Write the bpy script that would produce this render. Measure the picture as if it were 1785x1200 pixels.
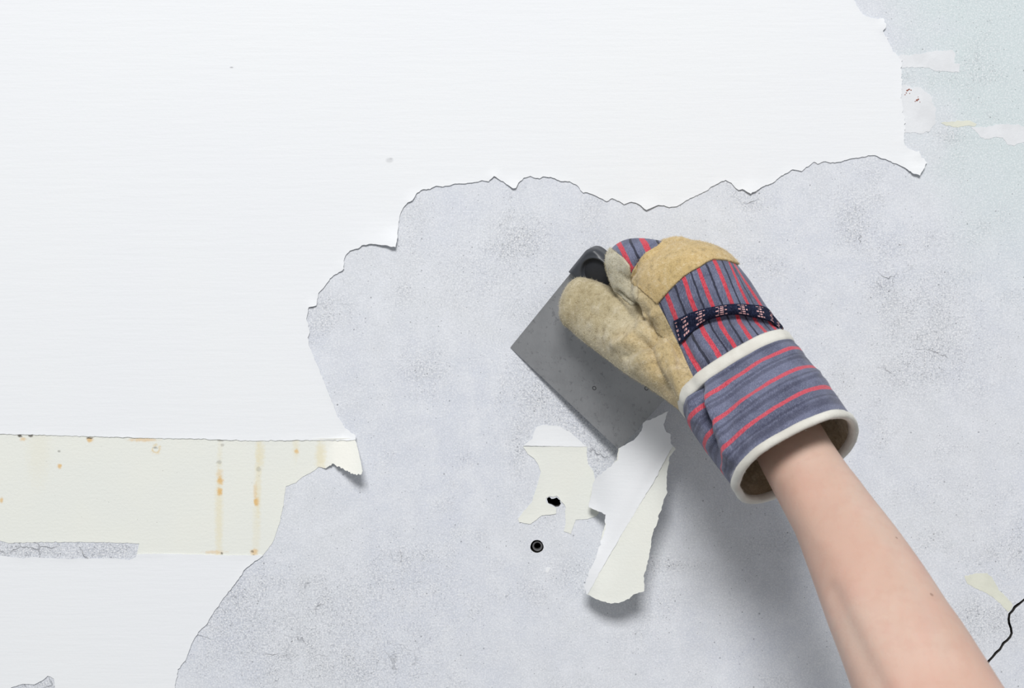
import bpy, bmesh, math, random
import numpy as np
from mathutils import Vector, noise
from mathutils.geometry import delaunay_2d_cdt
from mathutils.bvhtree import BVHTree

random.seed(4); rng = np.random.default_rng(4)
SC = bpy.context.scene
for o in list(bpy.data.objects): bpy.data.objects.remove(o)
COL = SC.collection

# ------------------------------------------------------------------ camera, world, lights, exposure
DIST = 1.10                       # camera to wall, metres
PPM = 2550.0                      # photograph pixels per metre on the wall plane
FPX = PPM * DIST
cam_d = bpy.data.cameras.new('camera'); cam = bpy.data.objects.new('camera', cam_d); COL.objects.link(cam)
cam.location = (0, -DIST, 0); cam.rotation_euler = (math.pi/2, 0, 0)
cam_d.sensor_width = 36; cam_d.lens = FPX / 1785 * 36
cam_d.dof.use_dof = True; cam_d.dof.focus_distance = DIST - 0.04; cam_d.dof.aperture_fstop = 13
SC.camera = cam

w = bpy.data.worlds.new('world'); SC.world = w; w.use_nodes = True
bg = w.node_tree.nodes['Background']; bg.inputs[0].default_value = (0.94, 0.97, 1.0, 1); bg.inputs[1].default_value = 0.315

def area(name, loc, target, sx, sy, power, col):
    l = bpy.data.lights.new(name, 'AREA'); l.shape = 'RECTANGLE'; l.size = sx; l.size_y = sy
    l.energy = power; l.color = col
    o = bpy.data.objects.new(name, l); o.location = loc
    o.rotation_euler = (Vector(target) - Vector(loc)).to_track_quat('-Z', 'Y').to_euler()
    COL.objects.link(o); return o
area('window_light', (-0.20, -3.3, 2.20), (0.0, 0, 0.0), 1.3, .95, 139, (1.0, 0.99, 0.98))

SC.view_settings.view_transform = 'Standard'; SC.view_settings.look = 'None'
SC.view_settings.gamma = 1; SC.view_settings.use_curve_mapping = False
SC.view_settings.exposure = 0.0

# ------------------------------------------------------------------ helpers
def P(px, py, d=0.0):
    s = (DIST - d) / FPX
    return np.array([(px - 892.5) * s, -d, (600 - py) * s])
def to_px(V):
    V = np.asarray(V); s = FPX / (DIST + V[:, 1])
    return np.stack([V[:, 0]*s + 892.5, 600 - V[:, 2]*s], 1)
def smooth(x, a=0., b=1.):
    t = np.clip((np.asarray(x, float) - a) / (b - a), 0, 1); return t*t*(3-2*t)

def srgb(r, g, b):
    f = lambda c: ((c/255)/12.92 if c/255 <= .04045 else ((c/255+.055)/1.055)**2.4)
    return (f(r), f(g), f(b), 1)

def link_mesh(name, V, F, mat, parent=None, label=None, smooth_shade=True, mats=None, mat_idx=None):
    me = bpy.data.meshes.new(name)
    me.from_pydata([tuple(v) for v in V], [], [tuple(int(i) for i in f) for f in F]); me.validate()
    if mats:
        for m in mats: me.materials.append(m)
        if mat_idx is not None and len(mat_idx) == len(me.polygons): me.polygons.foreach_set('material_index', mat_idx)
    else: me.materials.append(mat)
    me.polygons.foreach_set('use_smooth', [smooth_shade]*len(me.polygons)); me.update()
    o = bpy.data.objects.new(name, me); COL.objects.link(o)
    if parent is not None:
        o.parent = parent; o.matrix_parent_inverse = parent.matrix_world.inverted() if False else o.matrix_parent_inverse
        o.location = -Vector(parent.location)
    if label: o['label'] = label
    return o
def attr(o, name, vals):
    a = o.data.attributes.new(name, 'FLOAT', 'POINT'); a.data.foreach_set('value', np.asarray(vals, np.float32))
def empty(name, loc, label, cat):
    o = bpy.data.objects.new(name, None); o.location = tuple(loc); o.empty_display_size = .02; COL.objects.link(o)
    o['label'] = label; o['category'] = cat; return o

def inside(pts, poly):
    pts = np.asarray(pts, float); poly = np.asarray(poly, float)
    x, y = pts[:, 0], pts[:, 1]; res = np.zeros(len(pts), bool); n = len(poly)
    for i in range(n):
        x1, y1 = poly[i]; x2, y2 = poly[(i+1) % n]
        if y1 == y2: continue
        c = ((y1 > y) != (y2 > y)) & (x < (x2-x1)*(y-y1)/(y2-y1)+x1)
        res ^= c
    return res
def dist_poly(pts, poly, closed=True):
    pts = np.asarray(pts, float); poly = np.asarray(poly, float); best = np.full(len(pts), 1e9)
    n = len(poly)
    for i in range(n if closed else n-1):
        a = poly[i]; b = poly[(i+1) % n]; ab = b-a; L = ab@ab + 1e-9
        t = np.clip(((pts-a)@ab)/L, 0, 1); q = a + t[:, None]*ab
        best = np.minimum(best, np.hypot(*(pts-q).T))
    return best
def sdf_poly(pts, poly):          # positive inside
    return np.where(inside(pts, poly), 1, -1) * dist_poly(pts, poly)

def ragged(poly, amp=1.0, step=4.0, closed=True, seed=0, frame=True):
    out = []; n = len(poly); k = 0
    for i in range(n if closed else n-1):
        a = np.array(poly[i], float); b = np.array(poly[(i+1) % n], float); L = np.hypot(*(b-a))
        far = frame and (min(a[0], b[0]) < -10 and max(a[0], b[0]) < -9 or min(a[1], b[1]) < -9 and max(a[1], b[1]) < -9 or min(a[1], b[1]) > 1210 or min(a[0], b[0]) > 1795)
        m = 1 if far else max(1, int(L/step)); nr = np.array([-(b-a)[1], (b-a)[0]])/max(L, 1e-6)
        for j in range(m):
            p = a + (b-a)*j/m
            if not far:
                v = Vector((p[0]*.13, p[1]*.13, seed)); v2 = Vector((p[0]*.45, p[1]*.45, seed+9))
                p = p + nr*(noise.noise(v)*1.6 + noise.noise(v2)*1.2 + noise.noise(Vector((p[0]*1.1, p[1]*1.1, seed+3)))*.7)*amp
            out.append((float(p[0]), float(p[1])))
    if not closed: out.append(tuple(poly[-1]))
    return out

def cdt(outline, holes, pts):
    """2D triangulation of outline minus holes with extra interior points (photo pixel units of the wall plane)"""
    vs = []; es = []
    for loop in [outline] + holes:
        s = len(vs); vs += [Vector(p) for p in loop]; es += [(s+i, s+(i+1) % len(loop)) for i in range(len(loop))]
    vs += [Vector(p) for p in pts]
    r = delaunay_2d_cdt(vs, es, [], 0, 1e-4)
    V = np.array([tuple(v) for v in r[0]]); F = np.array(r[2])
    c = V[F].mean(1); ok = inside(c, outline)
    for h in holes: ok &= ~inside(c, h)
    return V, F[ok]

def boundary(F):
    cnt = {}
    for f in F:
        for i in range(len(f)):
            a, b = int(f[i]), int(f[(i+1) % len(f)]); cnt[(a, b)] = 1
    return [(a, b) for (a, b) in cnt if (b, a) not in cnt]

def grid_pts(x0, x1, y0, y1, s, jit=.3):
    xs, ys = np.meshgrid(np.arange(x0, x1, s), np.arange(y0, y1, s)); p = np.stack([xs.ravel(), ys.ravel()], 1).astype(float)
    return p + rng.uniform(-jit*s, jit*s, p.shape)

# ------------------------------------------------------------------ node helpers
class NT:
    def __init__(s, name):
        s.m = bpy.data.materials.new(name); s.m.use_nodes = True; s.t = s.m.node_tree
        s.b = s.t.nodes['Principled BSDF']
    def n(s, typ, **kw):
        nd = s.t.nodes.new(typ)
        for k, v in kw.items():
            if k.startswith('i_'): nd.inputs[k[2:].replace('_', ' ')].default_value = v
            else: setattr(nd, k, v)
        return nd
    def l(s, a, b): s.t.links.new(a, b)
    def val(s, sock, x):
        if hasattr(x, 'links') or hasattr(x, 'is_linked'): s.l(x, sock)
        else: sock.default_value = x
    def math(s, op, a, b=None, c=None, clamp=False):
        nd = s.n('ShaderNodeMath', operation=op, use_clamp=clamp); s.val(nd.inputs[0], a)
        if b is not None: s.val(nd.inputs[1], b)
        if c is not None: s.val(nd.inputs[2], c)
        return nd.outputs[0]
    def mr(s, x, a, b, c=0., d=1., itp='SMOOTHSTEP'):
        nd = s.n('ShaderNodeMapRange', interpolation_type=itp); s.val(nd.inputs[0], x)
        nd.inputs[1].default_value = a; nd.inputs[2].default_value = b; nd.inputs[3].default_value = c; nd.inputs[4].default_value = d
        return nd.outputs[0]
    def mix(s, f, a, b, mode='MIX'):
        nd = s.n('ShaderNodeMix', data_type='RGBA', blend_type=mode); s.val(nd.inputs[0], f); s.val(nd.inputs[6], a); s.val(nd.inputs[7], b)
        return nd.outputs[2]
    def coord(s, sc=(1, 1, 1), rot=(0, 0, 0), src=None):
        if src is None:
            g = s.n('ShaderNodeNewGeometry'); src = g.outputs['Position']
        mp = s.n('ShaderNodeMapping'); mp.inputs['Scale'].default_value = sc; mp.inputs['Rotation'].default_value = rot
        s.l(src, mp.inputs[0]); return mp.outputs[0]
    def noise(s, scale, detail=3, rough=.55, vec=None, dist=0.):
        nd = s.n('ShaderNodeTexNoise'); nd.inputs['Scale'].default_value = scale; nd.inputs['Detail'].default_value = detail
        nd.inputs['Roughness'].default_value = rough; nd.inputs['Distortion'].default_value = dist
        s.l(vec if vec is not None else s.coord(), nd.inputs['Vector']); return nd.outputs[0]
    def vor(s, scale, vec=None, feature='F1', out='Distance', rnd=1.):
        nd = s.n('ShaderNodeTexVoronoi', feature=feature); nd.inputs['Scale'].default_value = scale; nd.inputs['Randomness'].default_value = rnd
        s.l(vec if vec is not None else s.coord(), nd.inputs['Vector']); return nd.outputs[out]
    def attr(s, name): return s.n('ShaderNodeAttribute', attribute_name=name).outputs['Fac']
    def bump(s, h, strength, dist=.001, prev=None):
        nd = s.n('ShaderNodeBump'); nd.inputs['Strength'].default_value = strength; nd.inputs['Distance'].default_value = dist
        s.l(h, nd.inputs['Height'])
        if prev is not None: s.l(prev, nd.inputs['Normal'])
        return nd.outputs[0]
    def spot(s, sep, px, py, rx, ry, wob=None, soft=.5):
        x = (px-892.5)/PPM; z = (600-py)/PPM
        dx = s.math('MULTIPLY', s.math('SUBTRACT', sep.outputs[0], x), PPM/rx)
        dz = s.math('MULTIPLY', s.math('SUBTRACT', sep.outputs[2], z), PPM/ry)
        r = s.math('SQRT', s.math('ADD', s.math('MULTIPLY', dx, dx), s.math('MULTIPLY', dz, dz)))
        if wob is not None: r = s.math('ADD', r, wob)
        return s.mr(r, 1+soft, 1-soft)
    def out(s, col=None, rough=None, normal=None, **kw):
        if col is not None: s.val(s.b.inputs['Base Color'], col)
        if rough is not None: s.val(s.b.inputs['Roughness'], rough)
        if normal is not None: s.l(normal, s.b.inputs['Normal'])
        for k, v in kw.items(): s.b.inputs[k.replace('_', ' ')].default_value = v
        return s.m

# ------------------------------------------------------------------ materials
def mat_concrete():
    t = NT('bare_plaster'); pos = t.coord()
    rough = t.attr('rough'); green = t.attr('green')
    big = t.noise(9, 4, .6); mid = t.noise(60, 4, .65); fine = t.noise(900, 2, .6); gr = t.noise(420, 5, .8)
    streak = t.noise(1, 3, .6, t.coord((900, 900, 45)))
    base = t.mix(t.mr(big, .35, .65), srgb(215, 218, 223), srgb(211, 215, 224))
    base = t.mix(t.mr(mid, .35, .75), base, srgb(222, 225, 231))
    base = t.mix(green, base, srgb(208, 218, 220))
    base = t.mix(t.math('MULTIPLY', t.mr(streak, .55, .8), .22), base, srgb(236, 238, 242))
    # rough, sandy areas: dark grains
    vis = t.math('MULTIPLY_ADD', rough, .48, .13)
    grains = t.math('MULTIPLY', t.math('MAXIMUM', t.mr(gr, .505, .60), t.math('MULTIPLY', t.mr(t.noise(1000, 3, .8), .50, .60), .8)), vis)
    base = t.mix(grains, base, srgb(140, 143, 151))
    gl = t.math('MULTIPLY', t.mr(fine, .49, .62), t.math('MULTIPLY_ADD', rough, .50, .35))
    base = t.mix(gl, base, srgb(244, 245, 247))
    # pores
    for sc, th, a, b in ((260, .13, .80, .30), (520, .17, .70, .55)):
        d = t.vor(sc); r = t.vor(sc, out='Color')
        sp = t.n('ShaderNodeSeparateColor'); t.l(r, sp.inputs[0])
        pick = t.math('GREATER_THAN', t.math('ADD', sp.outputs[0], t.math('MULTIPLY', rough, b)), 1.0 - (1-a)*.45)
        size = t.math('MULTIPLY', sp.outputs[1], th)
        p = t.mr(t.math('SUBTRACT', d, size), .05, -.02)
        base = t.mix(t.math('MULTIPLY', t.math('MULTIPLY', p, pick), .50), base, srgb(88, 90, 96))
    # hairline cracks where the plaster is rough
    wv = t.n('ShaderNodeVectorMath', operation='ADD'); nz = t.n('ShaderNodeTexNoise'); nz.inputs['Scale'].default_value = 45; nz.inputs['Detail'].default_value = 4
    t.l(pos, nz.inputs['Vector']); sc = t.n('ShaderNodeVectorMath', operation='SCALE'); t.l(nz.outputs[1], sc.inputs[0]); sc.inputs['Scale'].default_value = .03
    t.l(pos, wv.inputs[0]); t.l(sc.outputs[0], wv.inputs[1])
    ed = t.vor(32, wv.outputs[0], 'DISTANCE_TO_EDGE')
    ln = t.math('MULTIPLY', t.mr(ed, .02, .004), t.math('MULTIPLY', t.mr(t.noise(25, 3), .52, .60), t.mr(rough, .2, .75)))
    base = t.mix(t.math('MULTIPLY', ln, .5), base, srgb(120, 122, 128))
    h = t.math('ADD', t.math('MULTIPLY', gr, t.math('MULTIPLY_ADD', rough, .9, .3)), t.math('MULTIPLY', fine, .25))
    h = t.math('SUBTRACT', h, t.math('MULTIPLY', ln, .6))
    nrm = t.bump(h, .75, .0009); nrm = t.bump(t.noise(28, 3), .35, .0016, nrm)
    return t.out(base, .92, nrm, Specular_IOR_Level=.15)

def mat_white(name='white_paint'):
    t = NT(name)
    big = t.noise(6, 3); st = t.noise(1, 3, .6, t.coord((60, 60, 700))); f = t.noise(420, 3, .6); st2 = t.noise(1, 2, .5, t.coord((20, 20, 260)))
    base = t.mix(t.mr(big, .3, .7), srgb(233, 235, 238), srgb(234, 236, 238))
    # tiny nicks in the coat
    g = t.n('ShaderNodeNewGeometry'); sep = t.n('ShaderNodeSeparateXYZ'); t.l(g.outputs['Position'], sep.inputs[0])
    for (x, y, rx, ry, k) in ((404, 118, 3, 1.2, .5), (679, 280, 6, 4, .22), (682, 277, 3, 1.5, .2)):
        base = t.mix(t.math('MULTIPLY', t.spot(sep, x, y, rx, ry), k), base, srgb(110, 110, 116))
    h = t.math('ADD', t.math('MULTIPLY', f, .6), t.math('ADD', t.math('MULTIPLY', st, .5), st2))
    return t.out(base, .6, t.bump(h, .30, .0004), Specular_IOR_Level=.25)

def mat_cream(stains=False, name='cream_paint'):
    t = NT(name)
    f = t.noise(500, 3, .6); st = t.noise(1, 3, .6, t.coord((60, 60, 600))); big = t.noise(14, 3)
    base = t.mix(t.mr(big, .3, .7), srgb(228, 230, 224), srgb(231, 232, 224))
    if stains:
        g = t.n('ShaderNodeNewGeometry'); sep = t.n('ShaderNodeSeparateXYZ'); t.l(g.outputs['Position'], sep.inputs[0])
        wob = t.math('MULTIPLY', t.math('SUBTRACT', t.noise(420, 3, .7), .5), 1.8)
        wob2 = t.math('MULTIPLY', t.math('SUBTRACT', t.noise(300, 4, .8), .5), 3.0)
        base = t.mix(t.math('MULTIPLY', t.spot(sep, 600, 795, 30, 60, None, .7), .6), base, srgb(240, 238, 230))
        for (x, y, rx, ry, k) in ((382, 900, 6, 82, .38), (384, 790, 4, 35, .12), (447, 920, 6, 62, .20), (450, 840, 5, 55, .35), (454, 790, 7, 22, .4), (559, 795, 8, 24, .45), (516, 780, 5, 20, .3), (68, 790, 18, 50, .12)):
            base = t.mix(t.math('MULTIPLY', t.spot(sep, x, y, rx, ry, wob, .7), k), base, srgb(226, 212, 165))
        for (x, y, rx, ry, k) in ((104, 813, 3.6, 4, .9), (157, 767, 5, 4, .9), (40, 766, 5, 3, .6), (3, 872, 2.6, 5, .8), (384, 838, 5, 6, .9), (383, 857, 4.5, 6, 1), (447, 875, 4, 7, .9), (445, 858, 3, 16, .4), (517, 787, 3.2, 3.6, .8), (443, 963, 6, 5, .7), (375, 963, 16, 3, .45), (250, 767, 22, 3, .6), (383, 827, 5, 8, .35)):
            base = t.mix(t.math('MULTIPLY', t.spot(sep, x, y, rx, ry, wob, .6), k*.85), base, srgb(222, 178, 104))
        ring = t.math('SUBTRACT', t.spot(sep, 272, 783, 8, 8, wob, .3), t.spot(sep, 272, 783, 5, 5, None, .3), clamp=True)
        base = t.mix(t.math('MULTIPLY', ring, .55), base, srgb(220, 186, 110))
        for (x, y, rx, ry, k) in ((157, 764, 5, 1.5, .9), (35, 760, 4, 2.5, .9), (53, 760, 4, 2, .8), (271, 781, 4, 2, .5), (384, 768, 5, 2, .45), (388, 776, 3, 2, .3), (103, 787, 2.5, 2, .45), (382, 806, 4, 3, .3), (387, 965, 2, 2, .7), (440, 962, 2.4, 2, .6), (442, 969, 2, 2, .6), (451, 818, 4, 4, .25)):
            base = t.mix(t.math('MULTIPLY', t.spot(sep, x, y, rx, ry, wob2, .5), k), base, srgb(84, 78, 70))
        specks = t.math('MULTIPLY', t.mr(t.vor(180), .10, .05), t.mr(t.noise(30, 2), .5, .62))
        base = t.mix(t.math('MULTIPLY', specks, .3), base, srgb(150, 148, 140))
    h = t.math('ADD', f, t.math('MULTIPLY', st, .5))
    return t.out(base, .65, t.bump(h, .35, .0005), Specular_IOR_Level=.2)

def mat_plain(name, col, rough=.7, bump_scale=None, bump=.3, **kw):
    t = NT(name); n = t.bump(t.noise(bump_scale, 4, .7), bump, .0006) if bump_scale else None
    c = t.mix(t.mr(t.noise(60, 4, .6), .3, .7), tuple(c*.95 for c in col[:3])+(1,), tuple(min(1, c*1.05) for c in col[:3])+(1,))
    return t.out(c, rough, n, **kw)

def mat_steel():
    t = NT('worn_steel')
    # scratches run across the blade
    n1 = t.noise(1, 4, .6, t.coord((1500, 1500, 60), (0, math.radians(45), 0))); n2 = t.noise(14, 5, .65); n3 = t.noise(260, 4, .7)
    c = t.mix(t.mr(n2, .3, .7), srgb(146, 147, 149), srgb(168, 169, 171))
    c = t.mix(t.math('MULTIPLY', t.mr(n1, .45, .75), .25), c, srgb(178, 178, 180))
    c = t.mix(t.math('MULTIPLY', t.mr(n3, .56, .68), .30), c, srgb(70, 70, 72))
    d = t.vor(110); r = t.vor(110, out='Color'); sp = t.n('ShaderNodeSeparateColor'); t.l(r, sp.inputs[0])
    sk = t.math('MULTIPLY', t.mr(d, .13, .05), t.math('GREATER_THAN', sp.outputs[0], .90))
    c = t.mix(t.math('MULTIPLY', sk, .8), c, srgb(45, 45, 48))
    rg = t.mr(n2, .3, .7, .42, .55)
    return t.out(c, rg, t.bump(t.math('ADD', n1, n3), .12, .0003), Metallic=.55)

def mat_leather(name, c1, c2, c3):
    t = NT(name)
    f = t.noise(1400, 3, .7); m = t.noise(230, 5, .7); b = t.noise(22, 4, .6); b2 = t.noise(48, 4, .65)
    c = t.mix(t.mr(b, .38, .62), c1, c2)
    c = t.mix(t.math('MULTIPLY', t.mr(b2, .5, .68), .6), c, c3)
    c = t.mix(t.math('MULTIPLY', t.attr('yellow'), .75), c, srgb(204, 176, 122))
    c = t.mix(t.math('MULTIPLY', t.attr('shade_and_blots'), .6), c, srgb(128, 112, 80))
    c = t.mix(t.math('MULTIPLY', t.mr(m, .5, .72), .30), c, srgb(240, 232, 210))
    c = t.mix(t.math('MULTIPLY', t.mr(m, .48, .34), .5), c, srgb(132, 116, 84))
    c = t.mix(t.math('MULTIPLY', t.mr(f, .55, .75), .25), c, srgb(246, 240, 224))
    c = t.mix(t.math('MULTIPLY', t.mr(f, .47, .33), .45), c, srgb(116, 100, 72))
    n = t.bump(m, .75, .0011); n = t.bump(f, .5, .0006, n)
    return t.out(c, .95, n, Specular_IOR_Level=.1, Sheen_Weight=.25, Sheen_Roughness=.5)

BLUE1, BLUE2 = srgb(111, 115, 138), srgb(86, 89, 110)
def fabric_base(t, rot=.6):
    f = t.noise(1500, 3, .7); m = t.noise(50, 4, .65); tw = t.noise(1, 3, .6, t.coord((2600, 2600, 500), (0, rot, 0)))
    c = t.mix(t.mr(m, .35, .65), BLUE1, BLUE2)
    c = t.mix(t.math('MULTIPLY', t.mr(tw, .5, .7), .40), c, srgb(168, 173, 196))
    c = t.mix(t.math('MULTIPLY', t.mr(tw, .48, .3), .40), c, srgb(56, 58, 80))
    c = t.mix(t.math('MULTIPLY', t.mr(f, .55, .75), .25), c, srgb(190, 194, 214))
    return c, f, tw
def mat_stripes_back():
    t = NT('striped_cotton_back'); c, f, tw = fabric_base(t, .5)
    s = t.attr('stripe'); s = t.math('ADD', s, t.math('MULTIPLY', t.math('SUBTRACT', t.noise(500, 2), .5), .05)); s = t.math('ADD', s, t.math('MULTIPLY', t.math('SUBTRACT', t.noise(55, 3), .5), .22))
    fr = t.math('FRACT', t.math('ADD', s, 20.5)); d = t.math('ABSOLUTE', t.math('SUBTRACT', fr, .5))   # 0 on a red stripe
    red = t.mr(d, .135, .095); blk = t.mr(t.math('ABSOLUTE', t.math('SUBTRACT', d, .475)), .038, .015)
    c = t.mix(t.math('MULTIPLY', blk, .85), c, srgb(36, 36, 48))
    rc = t.mix(t.mr(tw, .4, .65), srgb(188, 56, 70), srgb(214, 92, 104)); c = t.mix(t.math('MULTIPLY', red, .95), c, rc)
    n = t.bump(tw, .4, .0005); n = t.bump(red, .25, .0004, n)
    return t.out(c, .9, n, Specular_IOR_Level=.1, Sheen_Weight=.2)
def mat_stripes_cuff():
    t = NT('striped_cotton_cuff'); c, f, tw = fabric_base(t, -.9)
    v = t.attr('along'); v = t.math('ADD', v, t.math('MULTIPLY', t.math('SUBTRACT', t.noise(400, 2), .5), .01))
    dark = None
    for (p, wd) in ((.12, .012), (.345, .016), (.62, .016), (.87, .02), (.56, .010), (.30, .01), (.82, .008)):
        b = t.mr(t.math('ABSOLUTE', t.math('SUBTRACT', v, p)), wd*1.8, wd*.6); c = t.mix(t.math('MULTIPLY', b, .38), c, srgb(46, 46, 62))
    red = None
    for (p, wd) in ((.045, .007), (.225, .022), (.475, .022), (.735, .022)):
        b = t.mr(t.math('ABSOLUTE', t.math('SUBTRACT', v, p)), wd*1.12, wd*.8); red = b if red is None else t.math('MAXIMUM', red, b)
    rc = t.mix(t.mr(tw, .4, .65), srgb(190, 62, 76), srgb(216, 104, 116)); c = t.mix(t.math('MULTIPLY', red, .92), c, rc)
    return t.out(c, .9, t.bump(tw, .45, .0005), Specular_IOR_Level=.1, Sheen_Weight=.2)
def mat_band():
    t = NT('elastic_knit'); u = t.attr('along'); v = t.attr('across')
    # rows of pale dashes knitted as small crosses on navy
    fu = t.math('FRACT', t.math('MULTIPLY', u, 9.0)); cell = t.math('FLOOR', t.math('MULTIPLY', u, 9.0))
    a = t.math('ABSOLUTE', t.math('SUBTRACT', fu, .5))
    row = t.math('FRACT', t.math('MULTIPLY', v, 5.5)); rowi = t.math('FLOOR', t.math('MULTIPLY', v, 5.5))
    # alternate wide and narrow rows give crosses
    par = t.math('MODULO', rowi, 2.0)
    wd = t.math('MULTIPLY_ADD', par, -.12, .24)
    hit = t.math('MULTIPLY', t.math('LESS_THAN', a, wd), t.math('LESS_THAN', t.math('ABSOLUTE', t.math('SUBTRACT', row, .5)), .27))
    brk = t.math('GREATER_THAN', t.math('FRACT', t.math('MULTIPLY', u, 45.0)), .25)
    hit = t.math('MULTIPLY', hit, brk)
    edge = t.math('MULTIPLY', t.math('GREATER_THAN', v, .10), t.math('LESS_THAN', v, .9)); hit = t.math('MULTIPLY', hit, edge)
    c = t.mix(t.mr(t.noise(900, 3), .4, .7), srgb(26, 30, 50), srgb(48, 54, 78)); c = t.mix(hit, c, srgb(226, 178, 178))
    h = t.math('ADD', t.math('SINE', t.math('MULTIPLY', u, 420.0)), hit)
    return t.out(c, .9, t.bump(h, .5, .0006), Specular_IOR_Level=.1)
def mat_skin():
    t = NT('skin'); b = t.noise(16, 4, .6); f = t.noise(420, 4, .7); fine = t.noise(130, 3, .6)
    c = t.mix(t.mr(b, .35, .65), srgb(204, 171, 154), srgb(211, 182, 166))
    c = t.mix(t.math('MULTIPLY', t.mr(t.noise(38, 3), .5, .72), .35), c, srgb(208, 164, 150))
    c = t.mix(t.math('MULTIPLY', t.mr(fine, .48, .62), .14), c, srgb(196, 150, 134))
    c = t.mix(t.math('MULTIPLY', t.attr('red'), .28), c, srgb(212, 158, 140))
    c = t.mix(t.math('MULTIPLY', t.attr('vein'), .18), c, srgb(198, 186, 174))
    g = t.n('ShaderNodeNewGeometry')
    for (p, r) in MOLES:
        vm = t.n('ShaderNodeVectorMath', operation='DISTANCE'); t.l(g.outputs['Position'], vm.inputs[0]); vm.inputs[1].default_value = p
        c = t.mix(t.math('MULTIPLY', t.mr(vm.outputs['Value'], r*1.2, r*.6), .55), c, srgb(120, 82, 68))
    n = t.bump(t.math('ADD', f, t.math('MULTIPLY', t.vor(700), .6)), .22, .0004)
    m = t.out(c, .5, n, Subsurface_Weight=.25, Subsurface_Scale=.006, Specular_IOR_Level=.3)
    t.b.inputs['Subsurface Radius'].default_value = (1, .45, .3)
    return m

M_CON = mat_concrete(); M_WHITE = mat_white(); M_CREAM = mat_cream(); M_CREAM_ST = mat_cream(True, 'cream_paint_stained')
M_HOLE = mat_plain('dusty_shaded_hole', srgb(70, 68, 66), .95, 300); M_STEEL = mat_steel()  # hole shafts: dusty, and coloured darker to deepen the shade inside

# ------------------------------------------------------------------ outlines traced on the wall (photo pixels = 1/2550 m)
EDGE_BOTTOM = [(1604,306),(1593,303),(1577,292),(1547,279),(1536,276),(1525,270),(1510,272.5),(1482,277),(1466,281.6),(1448,284),(1439,281),(1425.6,285.5),(1419,282),(1398,298),(1382,296),(1362,306.6),(1346,319.6),(1335,323),(1309,338),(1294,330),(1287.5,331.6),(1274.5,319.6),(1265,314),(1248.5,321),(1229,334),(1203,345.6),(1180,360),(1167,361),(1148,357.6),(1126.6,367),(1112,355),(1100.6,352),(1088,356),(1067,346),(1057.6,351),(1037.6,341.6),(1023.5,335),(1016.5,336.5),(1003.5,321),(993,316.5),(977.6,315.8),(960,308.7),(946,307.8),(941,311),(930.6,309.4),(924.7,307),(913,310.6),(903.5,318.8),(898.8,328.7),(894,328.7),(880,318.8),(861,307),(851.8,316.5),(840,314.8),(826,318.4),(808,320),(793,320),(783.5,323.5),(768,326),(760,324),(749.4,329.4),(736.5,330.6),(727,336.5),(718.8,349),(710.6,353),(702,363.5),(696.5,376.5),(694.6,395),(691.8,421),(689.4,431.5),(672.5,427.5),(660.6,426),(644,425.7),(631,428.4),(624,433),(610,437.6),(602.5,445),(599,455),(599.6,468.8),(584.5,478.9),(575,486),(566,500),(555,511.5),(551.5,533),(537.8,536),(534.6,556),(540.5,579.7),(536.5,589),(539,604),(555,641),(572,685),(590,727.8),(602,747),(620,760)]
EDGE_RIGHT = [(1486.5,0),(1493,10),(1503,24.5),(1520,32),(1540.8,32),(1545.4,44),(1539.5,54),(1553.7,82.7),(1566.6,100.8),(1574,104.7),(1570.5,121.5),(1573,144.7),(1571.8,168),(1574,191),(1578,222),(1575.7,235),(1577,253),(1581,258.4),(1591,262),(1601.5,263.6),(1606.7,274),(1615.7,283)]
SEAM_TOP = [(620,768),(520,768),(440,769),(330,765),(250,764),(150,761),(0,757),(-200,752)]
XL, XR, YT, YB = -3000, 4800, -2200, 3400
white_top = ragged([(1486.5,0)] + EDGE_RIGHT[1:], 1.5, 2.6, closed=False, seed=41)[:-1] + ragged([EDGE_RIGHT[-1]] + EDGE_BOTTOM, .75, 3.2, closed=False, seed=1)[:-1] + ragged([EDGE_BOTTOM[-1]] + SEAM_TOP[:-1], .8, 4, closed=False, seed=2)
white_top = [(1478, -60), (1440, -420), (1455, YT+300)][::-1] and ([(1470, YT+300), (1450, -420), (1478, -60)] + white_top + [(XL+300, 752), (XL+300, YT+300)])
cream_edge = [(620,768),(625.8,790.7),(632,821),(630,828.6)]
cream_serr = [(630,828.6),(614,826.5),(598.7,818.9),(579,809),(568,816.7)]
cream_rest = [(568,816.7),(555,814.5),(544.5,823),(527,831.8),(516,841.6),(499,848),(497,856),(494,881.7),(487,914),(478.7,937.7),(472.8,950.5),(457.7,969)]
serr = []
for i in range(len(cream_serr)-1):
    a = np.array(cream_serr[i]); b = np.array(cream_serr[i+1]); m = int(np.hypot(*(b-a))/2.4)
    for j in range(m):
        p = a+(b-a)*j/m; nr = np.array([-(b-a)[1], (b-a)[0]])/np.hypot(*(b-a))
        serr.append(tuple(p + nr*rng.uniform(-1.7, 1.7)))
cream = (ragged(cream_edge, .4, 4, False, 2)[:-1] + serr + ragged(cream_rest, .6, 4, False, 3)
         + ragged([(457.7, 969), (452, 975), (380, 975), (250, 975), (238, 968), (243, 948), (243, 948)], .4, 4, False, 12)[1:-1]
         + ragged([(243, 948), (226, 947), (150, 945.5), (60, 946), (15, 947), (0, 943), (-60, 944)], .9, 4, False, 4)
         + [(XL+300, 944), (XL+300, 750), (-200, 750), (0, 755), (150, 759), (330, 763), (440, 767), (520, 766), (618, 764)])
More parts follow.
